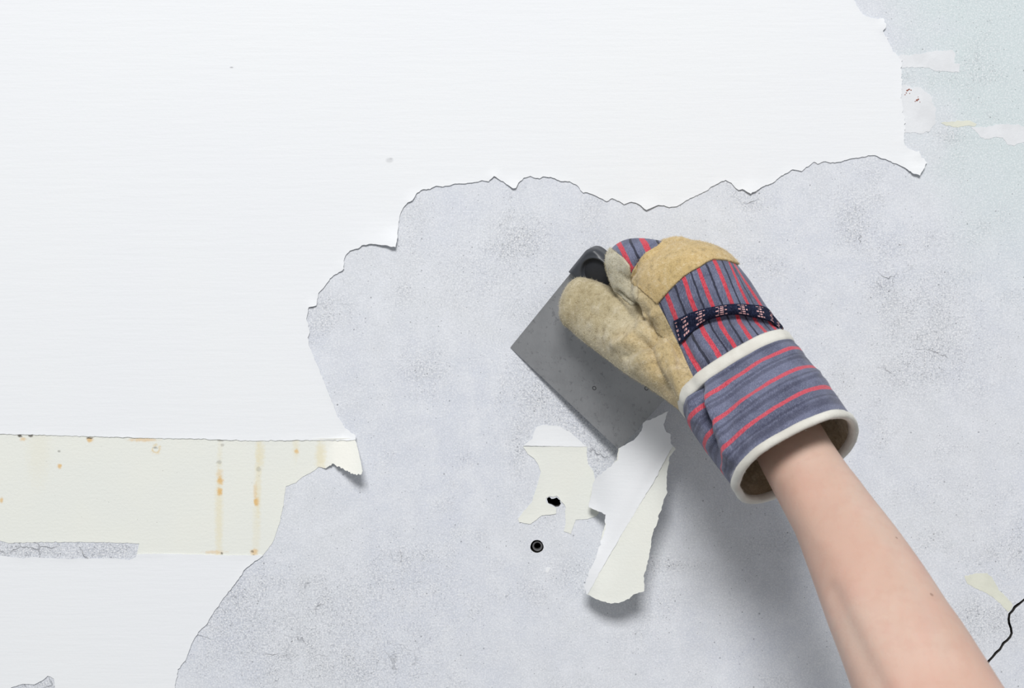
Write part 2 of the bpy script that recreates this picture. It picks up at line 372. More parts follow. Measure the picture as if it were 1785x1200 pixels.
white_low = (ragged([(457.7,968.5),(441,982),(427,992.5),(418,1006),(410,1018),(392.7,1039.7),(375,1063.5),(360,1089.5),(345,1102.5),(333,1126),(323,1152),(310,1167.5),(305,1200),(296,1240)], .9, 4, False, 5)
             + ragged([(290,1300),(300,1400),(350,1560),(340,1750),(400,1950)], 3, 12, False, 6, frame=False) + [(500, YB-300), (XL+300, YB-300), (XL+300, 970)]
             + ragged([(0, 969), (40, 974), (60, 972), (120, 975), (200, 973), (225, 977), (236, 972), (240, 966), (300, 966), (380, 968.5), (457, 968.5)], .5, 4, False, 7)[:-1])

notch = ragged([(100,1215),(96,1200),(94,1184),(88,1181),(83,1179),(74,1187),(60,1194),(40,1193),(20,1199),(8,1208),(-6,1222),(20,1236),(70,1240),(96,1230)], .5, 4, True, 6, frame=False)
def bump_at(p, c, s): return np.exp(-((p[:, 0]-c[0])**2 + (p[:, 1]-c[1])**2)/s**2)
def lift(p):
    p = np.asarray(p, float)
    h = np.array([57., 50.]); t = np.clip(((p-np.array([576, 776]))@h)/(h@h), 0, 1.2)
    L = .0175*t**1.5 * smooth(p[:, 0], 548, 585) * (1-smooth(p[:, 0], 645, 655))
    for c, s, a in (((690, 432), 26, .0034), ((896, 330), 14, .0012), ((1309, 338), 18, .0012), ((1127, 367), 18, .0010), ((1606, 304), 26, .0022),
                    ((1600, 268), 10, .001), ((1543, 44), 12, .001), ((640, 426), 26, .0008), ((861, 309), 10, .0006), ((718, 352), 12, .0006), ((600, 468), 10, .0008), ((545, 536), 10, .0008)):
        L = L + a*bump_at(p, c, s)
    return L

def sheet(name, outline, th, mat, parent, label, base=0., holes=[], grid=60, edge_grid=6, lifting=True, edge_curl=.0003, box=None, liftf=None):
    o = np.array(outline); x0, y0 = o.min(0); x1, y1 = o.max(0)
    gx0, gx1, gy0, gy1 = max(x0, -80), min(x1, 1900), max(y0, -80), min(y1, 1300)
    pts = [grid_pts(gx0, gx1, gy0, gy1, grid)]
    e = grid_pts(gx0, gx1, gy0, gy1, edge_grid)
    dn = dist_poly(e, outline); pts.append(e[(dn < 22)])
    pts = np.concatenate(pts); dn = sdf_poly(pts, outline); pts = pts[dn > 2.5]
    for h in holes: pts = pts[sdf_poly(pts, h) < -2.0]
    if lifting:
        dd = grid_pts(545, 640, 720, 835, 3.5); dd = dd[sdf_poly(dd, outline) > 2]; pts = np.concatenate([pts, dd])
    V, F = cdt(list(outline), [list(h) for h in holes], pts)
    de = dist_poly(V, outline); L = (lift(V) if lifting else 0*de) if liftf is None else liftf(V)
    nz = np.array([.5+.9*noise.noise(Vector((p[0]*.02, p[1]*.02, base*1e4))) for p in V])
    curl = edge_curl*np.clip(nz, 0, 1)*np.exp(-(de/5.)**2)
    d = base + th + L + curl
    front = np.array([P(p[0], p[1], dd) for p, dd in zip(V, d)])
    back = front.copy(); back[:, 1] += th
    n = len(V); FF = [tuple(f) for f in F]; s = FF[0]
    a, b, c = [V[i] for i in F[0]]
    # faces must look to -Y (towards the viewer): pixel y is down, so CCW in pixel space is CW in xz
    cr = (b[0]-a[0])*(c[1]-a[1]) - (b[1]-a[1])*(c[0]-a[0])
    if cr > 0: FF = [f[::-1] for f in FF]
    bd = boundary(FF)
    BF = [tuple(n+i for i in f[::-1]) for f in FF]
    ids = sorted({i for e_ in bd for i in e_}); mp_ = {i: 2*n+k for k, i in enumerate(ids)}; nb = len(ids)
    SF = [(mp_[b_], mp_[a_], mp_[a_]+nb, mp_[b_]+nb) for a_, b_ in bd]
    ob = link_mesh(name, np.concatenate([front, back, front[ids], back[ids]]), FF+BF+SF, mat, parent, label)
    return ob

# ------------------------------------------------------------------ the wall
plug_hole = [(936+11.5*math.cos(a)*(1+.04*math.sin(3*a)), 953+11.2*math.sin(a)) for a in np.linspace(0, 2*math.pi, 40, endpoint=False)]
raw_hole = ragged([(953.5,869.5),(957,867),(961,870),(966,869.5),(971,867.5),(976,872),(977.5,878),(975,882.5),(968.5,884),(962,880),(955,877)], .5, 2.2, True, 8, frame=False)
crack_mid = [(1785,1046),(1777.6,1052.6),(1769,1059),(1765,1065),(1760,1071),(1758,1080),(1759,1087),(1761,1096),(1763.5,1104.6),(1761,1111),(1755,1117),(1749.5,1122),(1746,1128),(1743,1132.8),(1736,1139),(1730,1146),(1723,1154),(1718,1162),(1706,1176),(1690,1200),(1672,1225)]
crack_mid = [(1845,1002),(1822,1016),(1800,1036)] + crack_mid
cm = np.array(ragged(crack_mid, .8, 5, False, 9, frame=False)); up = []; dn_ = []
for i in range(len(cm)):
    a = cm[max(0, i-1)]; b = cm[min(len(cm)-1, i+1)]; t_ = (b-a)/np.hypot(*(b-a)); nr = np.array([-t_[1], t_[0]])
    wd = (2.0+.9*noise.noise(Vector((i*.35, 0, 3)))) * min(1, i/4., (len(cm)-1-i)/5.) + .15
    up.append(tuple(cm[i]+nr*wd)); dn_.append(tuple(cm[i]-nr*wd))
crack = up + dn_[::-1]

ROUGH = [((1490,400),30,38,.9),((1610,420),70,30,.35),((1620,520),75,70,.55),((1640,610),70,60,.75),((1570,650),60,40,.5),((1530,490),28,22,.6),((1480,350),40,30,.35),((1305,350),22,20,.9),
         ((915,410),45,35,.85),((860,470),110,60,.4),((740,640),40,30,.85),((705,510),18,20,.6),((930,620),40,50,.6),((560,545),32,28,.85),((540,590),25,14,.4),
         ((450,1060),110,80,.6),((600,1160),160,60,.7),((680,1010),70,60,.5),((760,1050),60,80,.25),((1000,1000),60,30,.5),((1040,790),30,40,1.1),((905,780),18,50,.9),((940,690),50,45,.8),((1010,740),50,40,.8),
         ((1720,1080),60,40,1.0),((1780,960),50,40,.7),((1660,870),70,50,.2),((60,962),110,22,1.0),((190,962),60,22,1.0),((70,1195),40,14,1.3),((1660,238),26,14,.8),((600,1060),60,60,.4),((1150,985),60,12,.8),((1130,1030),50,60,.35),((380,1080),60,100,.5)]
def build_wall():
    outline = [(XL, YT), (XR, YT), (XR, YB), (XL, YB)]
    fine = grid_pts(-60, 1850, -60, 1260, 11, .2)
    near = [g for g in grid_pts(1640, 1850, 990, 1240, 5, .2)]
    coarse = grid_pts(XL+100, XR-50, YT+100, YB-50, 260, .1)
    coarse = coarse[(coarse[:, 0] < -100) | (coarse[:, 0] > 1900) | (coarse[:, 1] < -100) | (coarse[:, 1] > 1300)]
    pts = np.concatenate([fine, coarse]); holes = [plug_hole, raw_hole, crack]
    for h in holes: pts = pts[sdf_poly(pts, h) < -2.5]
    V, F = cdt(outline, holes, pts)
    nz = np.array([noise.fractal(Vector((p[0]*.012, p[1]*.012, 2)), .8, 2, 4) for p in V])
    inb = (V[:, 0] > -60) & (V[:, 0] < 1850) & (V[:, 1] > -60) & (V[:, 1] < 1260)
    Y = np.zeros(len(V))
    front = np.array([P(p[0], p[1], 0) for p in V]); front[:, 1] = Y
    FF = [tuple(f) for f in F]; a, b, c = [V[i] for i in F[0]]
    if (b[0]-a[0])*(c[1]-a[1]) - (b[1]-a[1])*(c[0]-a[0]) > 0: FF = [f[::-1] for f in FF]
    bd = boundary(FF); n = len(V); verts = list(front); faces = list(FF); mi = [0]*len(FF)
    idx = {}
    for a_, b_ in bd:
        p = V[a_]; out = abs(p[0]-XL) < 1 or abs(p[0]-XR) < 1 or abs(p[1]-YT) < 1 or abs(p[1]-YB) < 1
        for k in (a_, b_):
            if k not in idx:
                q = front[k].copy(); q[1] = .12 if out else .045; idx[k] = len(verts); verts.append(q)
        faces.append((b_, a_, idx[a_], idx[b_])); mi.append(0 if out else 1)
    k = len(verts)      # back plate closes shafts and wall
    for (x, y) in outline: q = P(x, y, 0); verts.append(np.array([q[0], .12, q[2]]))
    faces.append((k, k+1, k+2, k+3)); mi.append(0)
    for h in holes:
        k = len(verts)
        for (x, y) in h: q = P(x, y, 0); verts.append(np.array([q[0], .045, q[2]]))
        faces.append(tuple(range(k, k+len(h)))); mi.append(1)
    o = link_mesh('wall_back', verts, faces, None, mats=[M_CON, M_HOLE], mat_idx=mi, smooth_shade=False)
    o['kind'] = 'structure'
    px = np.full((len(verts), 2), -9999.); px[:n] = V
    r = np.zeros(len(verts))
    for (c, sx, sz, a) in ROUGH:
        r += a*np.exp(-((px[:, 0]-c[0])/sx)**2 - ((px[:, 1]-c[1])/sz)**2)
    r[:n] += .38*smooth(nz, .1, .7)
    r[:n] *= np.array([.65+.7*noise.noise(Vector((p[0]*.045, p[1]*.045, 5))) for p in V])+.25
    attr(o, 'rough', np.clip(r, 0, 1.2))
    g = np.zeros(len(verts)); g[:n] = smooth(V[:, 0] - .25*V[:, 1] + 60*nz, 1480, 1660) * (1-smooth(V[:, 1], 230, 620))
    attr(o, 'green', np.clip(g, 0, 1))
    return o
wall = build_wall()

sheet('paint_coat', white_top, .00055, M_WHITE, wall, 'large white paint coat with a ragged lower edge', base=.00032, grid=45)
sheet('paint_strip', cream, .0003, M_CREAM_ST, wall, 'horizontal cream strip with orange rust stains', base=.00002, edge_curl=.0002, grid=45)
sheet('paint_coat', white_low, .00045, M_WHITE, wall, 'white paint coat below the cream strip', base=.00034, grid=45, lifting=False, holes=[notch])

cream_patch = ragged([(911.7,779),(1023,778.5),(1023,797),(1025,810),(1035,823),(1037,838),(1032,860),(1026.7,881.7),(1045,894),(1040,900),(1025,905),(1003,906.7),(1000,916.7),(995,931),(983,927),(986,913),(985,895),(986,885),(984,880),(978,875),(974.5,868.5),(970.8,865),(964,866.5),(958,865),(951.5,869),(953,877),(960,882),(970,886.5),(969.5,896.7),(961.7,897.5),(945,899),(935,906.7),(925,914),(905,911),(903,905),(913,891.7),(926.7,876.7),(936.7,846.7),(942.5,823),(938,810),(931.7,800),(920,791.7)], .45, 3, True, 10, frame=False)
sheet('paint_patch', cream_patch, .0003, M_CREAM, wall, 'cream paint remnant around the broken hole', base=.00002, grid=30, lifting=False)
wp = ragged([(912,777.5),(928,765),(930,755),(936,744),(945,741),(973,743),(993,753),(1006.7,765),(1023,779.5),(970,778.5)], .35, 3, True, 11, frame=False)
sheet('paint_patch', wp, .0003, M_WHITE, wall, 'white paint remnant on top of the cream one', base=.00034, grid=30, lifting=False)
M_OFF = mat_plain('thin_offwhite_paint', srgb(222, 224, 227), .75, 400); M_TAN = mat_plain('old_tan_paint', srgb(212, 209, 198), .8, 300); M_PALE = mat_plain('pale_yellow_paint', srgb(219, 220, 206), .8, 300)
for nm, pl, m, lb in (
    ('paint_patch', [(1560,97),(1590,96),(1621,90),(1640,88),(1660,86.6),(1665,92),(1664,111),(1674,112),(1672.6,126),(1650,125),(1631,124),(1615.7,118),(1590,117),(1560,118)], M_OFF, 'off-white paint remnant beside the ragged edge at the top right'),
    ('paint_patch', [(1566,152),(1578,148),(1590,153),(1605,152),(1612,160),(1623.5,165),(1624,178),(1632,188),(1630,205),(1631,217),(1620,228),(1605,234),(1590,231),(1566,232)], M_OFF, 'off-white paint remnant with rusty specks'),
    ('paint_patch', [(1693,222),(1720,221),(1745,216),(1785,219),(1830,222),(1840,250),(1785,248),(1775,250),(1768,254.5),(1756,251),(1747.5,240),(1735,239),(1716.5,243),(1708,238),(1703,231)], M_OFF, 'off-white paint remnant crossing the right edge'),
    ('paint_patch', [(1640,214),(1665,211),(1690,210.6),(1702,216),(1699,221),(1685,219),(1670,222),(1650,219)], M_PALE, 'faint yellow paint sliver'),
    ('paint_patch', [(1681,1005),(1704,1000),(1721,999.6),(1730,1009),(1743,1031),(1756,1043),(1766,1055),(1762,1064),(1757,1068),(1751.6,1061),(1738.6,1048),(1721,1035),(1702,1026.6),(1686.6,1018)], M_PALE, 'pale yellow paint remnant ending at the crack'),
    ('paint_patch', [(952,989),(960,989),(958,996),(955,1000),(951,997)], M_WHITE, 'tiny white paint remnant under the wall plug')):
    sheet(nm, ragged(pl, 1.1, 3, True, 20, frame=False), .00012, m, wall, lb, base=.00002, grid=25, lifting=False, edge_curl=.00005)
# rusty specks on the second remnant: crumbs of old filler
M_RUST = mat_plain('rusty_filler', srgb(150, 92, 78), .9, 900)
cr = bmesh.new()
for (x, y, r) in ((1582,158,1.6),(1585,156,1.5),(1580,162,1.2),(1588,157,1.1),(1578,165,1),(1598,175,1.8),(1601,173,1.5),(1595,177,1),(1586,163,.8),(1604,178,.8),(1600,169,.7)):
    q = P(x+random.uniform(-.5, .5), y, .00022); r *= .00042
    rv = bmesh.ops.create_icosphere(cr, subdivisions=1, radius=r)['verts']
    for v in rv: v.co = Vector((v.co.x*random.uniform(.7, 1.5), v.co.y*.35, v.co.z*random.uniform(.5, 1.2))) + Vector(q)
me = bpy.data.meshes.new('filler_specks'); cr.to_mesh(me); cr.free(); me.materials.append(M_RUST)
fs = bpy.data.objects.new('filler_specks', me); COL.objects.link(fs); fs.parent = wall; fs['label'] = 'rust red specks'; fs['kind'] = 'stuff'

# plastic plug sunk in the round drill hole
def revolve(prof, n=40, closed=False):
    V = []; F = []
    for (r, y) in prof:
        for k in range(n): a = 2*math.pi*k/n; V.append((r*math.cos(a), y, r*math.sin(a)))
    m = len(prof)
    for i in range(m if closed else m-1):
        for k in range(n):
            F.append((i*n+k, i*n+(k+1) % n, ((i+1) % m)*n+(k+1) % n, ((i+1) % m)*n+k))
    return V, F
c = P(937, 953.5, 0); V, F = revolve([(.0034,.0022),(.0036,.0026),(.0038,.030),(.0022,.030),(.0022,.004),(.0024,.0024),(.0030,.0020)], 40, True)
plug = link_mesh('wall_plug', [(x+c[0], y, z+c[2]) for x, y, z in V], F, mat_plain('grey_plug_plastic', srgb(96, 96, 98), .5))
plug['label'] = 'grey plastic wall plug sunk in the round drill hole'; plug['category'] = 'wall plug'

# ------------------------------------------------------------------ hanging flake
flake = ragged([(1165.3,717),(1156,740),(1160,752),(1168.6,758),(1170,774.5),(1178,784),(1167.6,797),(1162.7,826.5),(1162,862),(1153,885),(1145,914),(1138,929),(1132,966),(1123,1002),(1123,1031),(1107.5,1036),(1088,1049),(1065,1053),(1042.5,1046),(1023,1037.8),(1019,1024.8),(1024.6,1002),(1036,979),(1045.8,950),(1054,917.5),(1055.5,898),(1049,894.8),(1026,885),(1031,859),(1036,836),(1062,815),(1075,802),(1078,782.6),(1104,768),(1119,752),(1120.5,737),(1140,729)], 1.05, 3.2, True, 31, frame=False)
line = [(1172,779),(1160,800),(1140,840),(1119,873),(1104,899),(1088,924),(1074,950),(1062,969.5),(1040,1008),(1026,1034)]
fl_white = [p for p in flake]
# the white coat: the part of the flake on the left of the break line
lo = np.array(flake); ia = int(np.argmin(np.hypot(*(lo-np.array([1177, 781])).T))); ib = int(np.argmin(np.hypot(*(lo-np.array([1023, 1037])).T)))
n_ = len(flake); path = [flake[(ib+k) % n_] for k in range((ia-ib) % n_+1)]
c0_ = np.array(path).mean(0)
white_part = [tuple(p) for p in path] + ragged(line, .7, 4, False, 33, frame=False)
def flake_d(p):
    p = np.asarray(p, float); x, y = p[:, 0], p[:, 1]
    d = .0190 + .00014*(x-1079) + .00016*25*np.log1p(np.exp((785-y)/25)) + .00002*np.maximum(0, y-785)
    return d - .0062*np.exp(-((x-1028)/34)**2-((y-885)/55)**2) + .0035*np.exp(-((x-1030)/30)**2-((y-1010)/60)**2) - .0020*np.exp(-(((x-1119)*.87+(y-873)*.49)/16)**2)
fe = empty('paint_flake', P(1027, 886, .006), 'loose torn white and cream paint flake hanging in front of the scraper corner', 'paint flake')
sheet('cream_layer', flake, .00045, M_CREAM, fe, 'cream underside coat of the flake', grid=9, edge_grid=6, lifting=False, liftf=flake_d, edge_curl=.0006)
sheet('white_layer', white_part, .00035, M_WHITE, fe, 'white top coat of the flake', base=.00046, grid=9, edge_grid=6, lifting=False, liftf=flake_d, edge_curl=.0006)

# ------------------------------------------------------------------ scraper
A3, B3, C3 = P(889.5, 606, .0008), P(1079, 785, .0150), P(1001, 474, .036)
U = B3-A3; LU = np.linalg.norm(U); U = U/LU; Vv = C3-A3; LV = np.linalg.norm(Vv); Vv = Vv - U*(Vv@U); LVp = np.linalg.norm(Vv); Vv /= LVp
Nn = np.cross(U, Vv); Nn = Nn if Nn[1] < 0 else -Nn
def S(u, v, n): return A3 + U*u + Vv*v + Nn*n
knife = empty('putty_knife', S(LU/2, LVp, 0), 'wide grey steel scraper with black plastic handle held by the work glove', 'scraper')
def blade():
    bm = bmesh.new(); nu, nv = 24, 16; grid = {}
    for side, n in ((0, 0.0), (1, -.0007)):
        for i in range(nu+1):
            for j in range(nv+1):
                u = LU*i/nu; v = (LVp+.008)*j/nv; e = n
                if side == 1 and j == 0: e = -.00015          # ground working edge
                if side == 0 and j == 0: e = -.00005
                grid[side, i, j] = bm.verts.new(S(u, v, e))
    for i in range(nu):
        for j in range(nv):
            bm.faces.new([grid[0, a, b] for a, b in ((i, j), (i+1, j), (i+1, j+1), (i, j+1))])
            bm.faces.new([grid[1, a, b] for a, b in ((i, j+1), (i+1, j+1), (i+1, j), (i, j))])
    for i in range(nu):
        for j in (0, nv):
            bm.faces.new([grid[0, i, j], grid[0, i+1, j], grid[1, i+1, j], grid[1, i, j]])
    for j in range(nv):
        for i in (0, nu):
            bm.faces.new([grid[0, i, j], grid[0, i, j+1], grid[1, i, j+1], grid[1, i, j]])
    bmesh.ops.recalc_face_normals(bm, faces=bm.faces)
    V = [np.array(v.co) for v in bm.verts]; bm.verts.index_update(); F = [[v.index for v in f.verts] for f in bm.faces]; bm.free()
    bl = link_mesh('blade', V, F, M_STEEL, knife, 'flat grey steel blade with wear marks', False)
    md = mat_plain('dark_rivet', srgb(58, 58, 60), .5)
    for (x, y) in ((1036.5, 677), (1128, 677.5)):             # two small stamped rings
        # solve for the blade point under this pixel
        best = min(((np.hypot(*(to_px([S(u, v, 0)])[0]-np.array([x, y]))), u, v) for u in np.linspace(0, LU, 90) for v in np.linspace(0, LVp, 60)))
        _, u, v = best; V, F = revolve([(.0010, 0), (.0014, 0), (.0014, .00025), (.0010, .00025)], 20, True)
        o = link_mesh('stamped_ring', [S(u+a, v+c_, b-.0001) for a, b, c_ in V], F, md, bl)
        o.location = (0, 0, 0)
blade()
def handle():
    W0, W1 = LVp-.0015, LVp+.0250; L0, L1 = -.0012, LU+.001; r = .008; H = .0065
    nu, nv = 150, 44; V = []; F = []
    um, vm = (L0+L1)/2, (W0+W1)/2; hu, hv = (L1-L0)/2, (W1-W0)/2
    def half(v):
        dv = max(0, v-(hv-r)); return hu - (r - math.sqrt(max(0, r*r-dv*dv)))
    def rec(u, v, cu, L, R):     # distance inside a capsule along u
        du = max(0, abs(u-cu)-L); return R - math.hypot(du, v-vm-.0005)
    for i in range(nu+1):
        for j in range(nv+1):
            v = -hv + 2*hv*j/nv; h_ = half(v); u = h_*(-1+2*i/nu)
            e = min(h_-abs(u), hv-abs(v)); z = H - .0035*(1-min(1, e/.003))**2
            dd = rec(u+um, v+vm, .0345, .0215, .0100); z -= .0035*float(smooth(dd, 0, .0022)); z += .0005*math.exp(-(dd/.0009)**2)
            dd = rec(u+um, v+vm, .080, .012, .0085); z -= .0035*float(smooth(dd, 0, .0022))
            V.append(S(u+um, v+vm, z))
    for i in range(nu):
        for j in range(nv): a = i*(nv+1)+j; F.append((a, a+nv+1, a+nv+2, a+1))
    ring = [j for j in range(nv+1)] + [i*(nv+1)+nv for i in range(1, nu+1)] + [nu*(nv+1)+j for j in range(nv-1, -1, -1)] + [i*(nv+1) for i in range(nu-1, 0, -1)]
    k = len(V)
    for q in ring:
        p = V[q]; n_c = (p-A3)@Nn; V.append(p - Nn*(n_c+.0045))
    m = len(ring)
    for i in range(m): F.append((ring[i], ring[(i+1) % m], k+(i+1) % m, k+i))
    F.append(tuple(range(k, k+m)))
    h = link_mesh('handle', V, F, mat_plain('dark_grey_plastic', srgb(60, 63, 69), .42, 500, .12), knife, 'dark grey plastic handle along the back of the blade')
    # rubber inlay in the recess
    V = []; F = []; n = 48; rings = 7; cu, L, R = .0345, .0215, .0084
    for j in range(rings):
        f = 1-j/rings
        for q in range(n):
            a = 2*math.pi*q/n; rr = R*f; x = cu + (L*f if math.cos(a) >= 0 else -L*f) + rr*math.cos(a); y = vm+.0005+rr*math.sin(a)
            V.append(S(x, y, H-.0030+.0006*(f**3)-(0.0 if j else .0008)))
    for j in range(rings-1):
        for q in range(n): F.append((j*n+q, j*n+(q+1) % n, (j+1)*n+(q+1) % n, (j+1)*n+q))
    F.append(tuple((rings-1)*n+q for q in range(n)))
    o = link_mesh('rubber_inlay', V, F, mat_plain('black_rubber', srgb(36, 38, 43), .5, 700, .15), h, 'black rubber grip inlay'); o.location = (0, 0, 0)
handle()

# ------------------------------------------------------------------ lofted tubes
def catmull(a, n):
    a = np.array(a, float); out = []
    for i in range(len(a)-1):
        p0 = a[max(0, i-1)]; p1 = a[i]; p2 = a[i+1]; p3 = a[min(len(a)-1, i+2)]
        for k in range(n):
            t = k/n; out.append(.5*((2*p1)+(-p0+p2)*t+(2*p0-5*p1+4*p2-p3)*t*t+(-p0+3*p1-3*p2+p3)*t**3))
    out.append(a[-1]); return np.array(out)
def ring_pts(r, n, ex=1.0):
    Lx, Ly, Rx, Ry, d, r2, tilt = r; Lp, Rp = P(Lx, Ly, d), P(Rx, Ry, d); c = (Lp+Rp)/2; wv = (Rp-Lp)/2; r1 = np.linalg.norm(wv); wv = wv/r1
    ax = np.array([-wv[2], 0, wv[0]])          # in-plane axis direction
    if ax[2] > 0: ax = -ax                    # pointing towards the elbow (down)
    tl = math.radians(tilt); n2 = -ax*math.sin(tl) + np.array([0, -1, 0])*math.cos(tl)
    pts = []
    for k in range(n):
        a = 2*math.pi*k/n; ca, sa = math.cos(a), math.sin(a)
        pts.append(c + wv*r1*math.copysign(abs(ca)**ex, ca) + n2*r2*math.copysign(abs(sa)**ex, sa))
    axis = ax*math.cos(tl) + np.array([0, -1, 0])*math.sin(tl)
    return np.array(pts), c, axis
def tube(rings, n=48, sub=6, cap0=0., cap1=0., ex=1.0):
    R = catmull(rings, sub); P_ = []; cs = []; ax = []
    for r in R: p, c, a = ring_pts(r, n, ex); P_.append(p); cs.append(c); ax.append(a)
    if cap0:
        pre = []
        for k in range(7, 0, -1):
            a = math.radians(k*12.5); pre.append(cs[0] + (P_[0]-cs[0])*math.cos(a) + (-ax[0])*cap0*math.sin(a))
        P_ = pre + P_
    if cap1:
        for k in range(1, 8):
            a = math.radians(k*12.5); P_.append(cs[-1] + (P_[len(P_)-k]-cs[-1])*0 + (ring_pts(R[-1], n, ex)[0]-cs[-1])*math.cos(a) + ax[-1]*cap1*math.sin(a))
    V = np.concatenate(P_); m = len(P_); F = []
    for i in range(m-1):
        for k in range(n): F.append((i*n+k, i*n+(k+1) % n, (i+1)*n+(k+1) % n, (i+1)*n+k))
    F.append(tuple(range(n))[::-1]); F.append(tuple((m-1)*n+k for k in range(n)))
    return V, F, m
def path_tube(pts, n=24, sub=6):        # pts: (px, py, d, radius) round tube with domed ends
    a = catmull([list(P(x, y, d))+[r] for x, y, d, r in pts], sub); V = []; F = []
    T = np.gradient(a[:, :3], axis=0); T /= np.linalg.norm(T, axis=1)[:, None]
    up = np.cross(T[0], [0.3, 1, .2]); rings = []
    for i in range(len(a)):
        up = up - T[i]*(up@T[i]); up /= np.linalg.norm(up); s = np.cross(T[i], up)
        rings.append((a[i, :3], up.copy(), s, a[i, 3], T[i]))
    seq = []
    c, u, s, r, t = rings[0]
    for k in range(6, 0, -1): an = math.radians(k*14); seq.append((c-t*r*math.sin(an), u, s, r*math.cos(an)))
    for c, u, s, r, t in rings: seq.append((c, u, s, r))
    c, u, s, r, t = rings[-1]
    for k in range(1, 7): an = math.radians(k*14); seq.append((c+t*r*math.sin(an), u, s, r*math.cos(an)))
    for c, u, s, r in seq:
        for k in range(n): an = 2*math.pi*k/n; V.append(c+u*r*math.cos(an)+s*r*math.sin(an))
    for i in range(len(seq)-1):
        for k in range(n): F.append((i*n+k, i*n+(k+1) % n, (i+1)*n+(k+1) % n, (i+1)*n+k))
    F.append(tuple(range(n))[::-1]); F.append(tuple((len(seq)-1)*n+k for k in range(n)))
    return np.array(V), F

# ------------------------------------------------------------------ forearm
ARM = [(1262,690,1362,632,.108,.017,25),(1290,745,1394,690,.122,.018,25),(1316,795,1428,738,.134,.0185,25),(1337,836,1452,776,.143,.020,25),(1357,874,1476,811,.151,.0215,25),(1372,903,1497,838,.158,.023,25),(1388,935,1518,866,.165,.0245,25),(1415,1008,1567,929,.182,.028,25),
       (1442,1085,1614,995,.199,.031,25),(1465,1146,1650,1050,.213,.033,25),(1484,1200,1683,1097,.226,.035,25),(1514,1290,1737,1182,.246,.037,25),(1545,1380,1788,1262,.266,.039,25),(1590,1500,1850,1372,.29,.041,25),(1650,1640,1920,1500,.32,.041,25)]
def px_side(p): return p
RIDGE = [([(1452,1030),(1478,1090),(1510,1150),(1545,1215)], -.0016, 16), ([(1480,1010),(1520,1100),(1570,1210)], .0012, 26), ([(1390,850),(1410,905),(1450,960)], .0014, 22), ([(1350,850),(1362,880)], -.0006, 12), ([(1560,985),(1620,1090),(1670,1180)], -.0008, 20), ([(1425,925),(1452,932)], -.0007, 4)]
V, F, m = tube(ARM, 72, 10, ex=.96)
c_ring = np.repeat(V.reshape(m, 72, 3).mean(1), 72, 0); nr = V-c_ring; nr /= np.linalg.norm(nr, axis=1)[:, None]
px = to_px(V); fr = np.clip(-nr[:, 1]*2, 0, 1)
for pl, a, s in RIDGE: V = V + nr*(a*np.exp(-(dist_poly(px, pl, False)/s)**2)*fr)[:, None]
MOLES = []
bv = BVHTree.FromPolygons([tuple(v) for v in V], F)
def hit(bvt, x, y):
    o = Vector((0, -DIST, 0)); dr = (Vector(P(x, y, 0))-o).normalized(); h = bvt.ray_cast(o, dr); return h[0], h[1]
for x, y, r in ((1624, 1037, .0012), (1563, 938, .0009)):
    h, _ = hit(bv, x, y)
    if h is not None: MOLES.append((tuple(h), r))
arm = link_mesh('person', V, F, mat_skin()); arm['label'] = 'bare forearm of a person reaching from the lower right corner into a work glove'; arm['category'] = 'person'
px = to_px(V)
attr(arm, 'red', .8*bump_at(px, (1400, 850), 40)+.6*bump_at(px, (1470, 1000), 60)+.5*bump_at(px, (1600, 1200), 60)+.4*smooth(px[:, 1], 1080, 1200))
attr(arm, 'vein', np.exp(-(dist_poly(px, [(1490,860),(1520,910),(1560,960),(1600,1040),(1650,1130)], False)/14)**2) + .8*np.exp(-(dist_poly(px, [(1470,1080),(1500,1130),(1530,1200)], False)/10)**2))

# ------------------------------------------------------------------ glove body: union of lofts, remeshed, then cut into its pieces
pieces = []
pieces.append(tube([(1140,450,1192,432,.062,.014,10),(1122,456,1224,432,.074,.021,14),(1108,480,1263,447,.082,.027,18),(1104,505,1288,471,.088,.031,20),(1118,535,1311,502,.092,.032,22),(1140,570,1333,535,.096,.030,22),(1163,610,1352,562,.100,.027,24),(1180,655,1366,583,.104,.027,25),(1196,705,1378,606,.109,.027,25),(1226,742,1400,640,.118,.026,25)], 60, 6, cap0=.004)[:2])
pieces.append(tube([(990,570,1016,485,.046,.0125,0),(1009,588,1046,494,.052,.0150,4),(1034,607,1074,508,.060,.0165,8),(1067,632,1108,536,.070,.0185,12),(1097,654,1150,556,.082,.0215,16),(1127,672,1185,600,.092,.0225,20),(1156,691,1215,640,.100,.0225,24),(1186,711,1250,680,.107,.0215,25)], 48, 6, cap0=.0095, ex=.95)[:2])
pieces.append(path_tube([(1165,470,.086,.017),(1128,456,.084,.0145),(1101,454,.077,.0138),(1094,460,.064,.0130),(1096,470,.050,.012)]))
pieces.append(path_tube([(1093,456,.076,.0130),(1095,480,.075,.0115),(1104,502,.076,.0108),(1122,524,.079,.0118),(1150,560,.086,.016)]))
for pts in ([(1180,460,.076,.0160),(1162,462,.050,.0135),(1135,480,.030,.011)], [(1212,467,.076,.0155),(1194,478,.046,.0130),(1155,520,.024,.011)], [(1240,482,.077,.0150),(1226,502,.045,.0120),(1190,560,.024,.0105)]):
    pieces.append(path_tube(pts))
Vs = []; Fs = []
for V, F in pieces:
    k = sum(len(v) for v in Vs); Vs.append(V); Fs += [tuple(i+k for i in f) for f in F]
me = bpy.data.meshes.new('tmp'); me.from_pydata([tuple(v) for v in np.concatenate(Vs)], [], Fs)
bm = bmesh.new(); bm.from_mesh(me); bmesh.ops.recalc_face_normals(bm, faces=bm.faces); bm.to_mesh(me); bm.free()
tmp = bpy.data.objects.new('tmp', me); COL.objects.link(tmp)
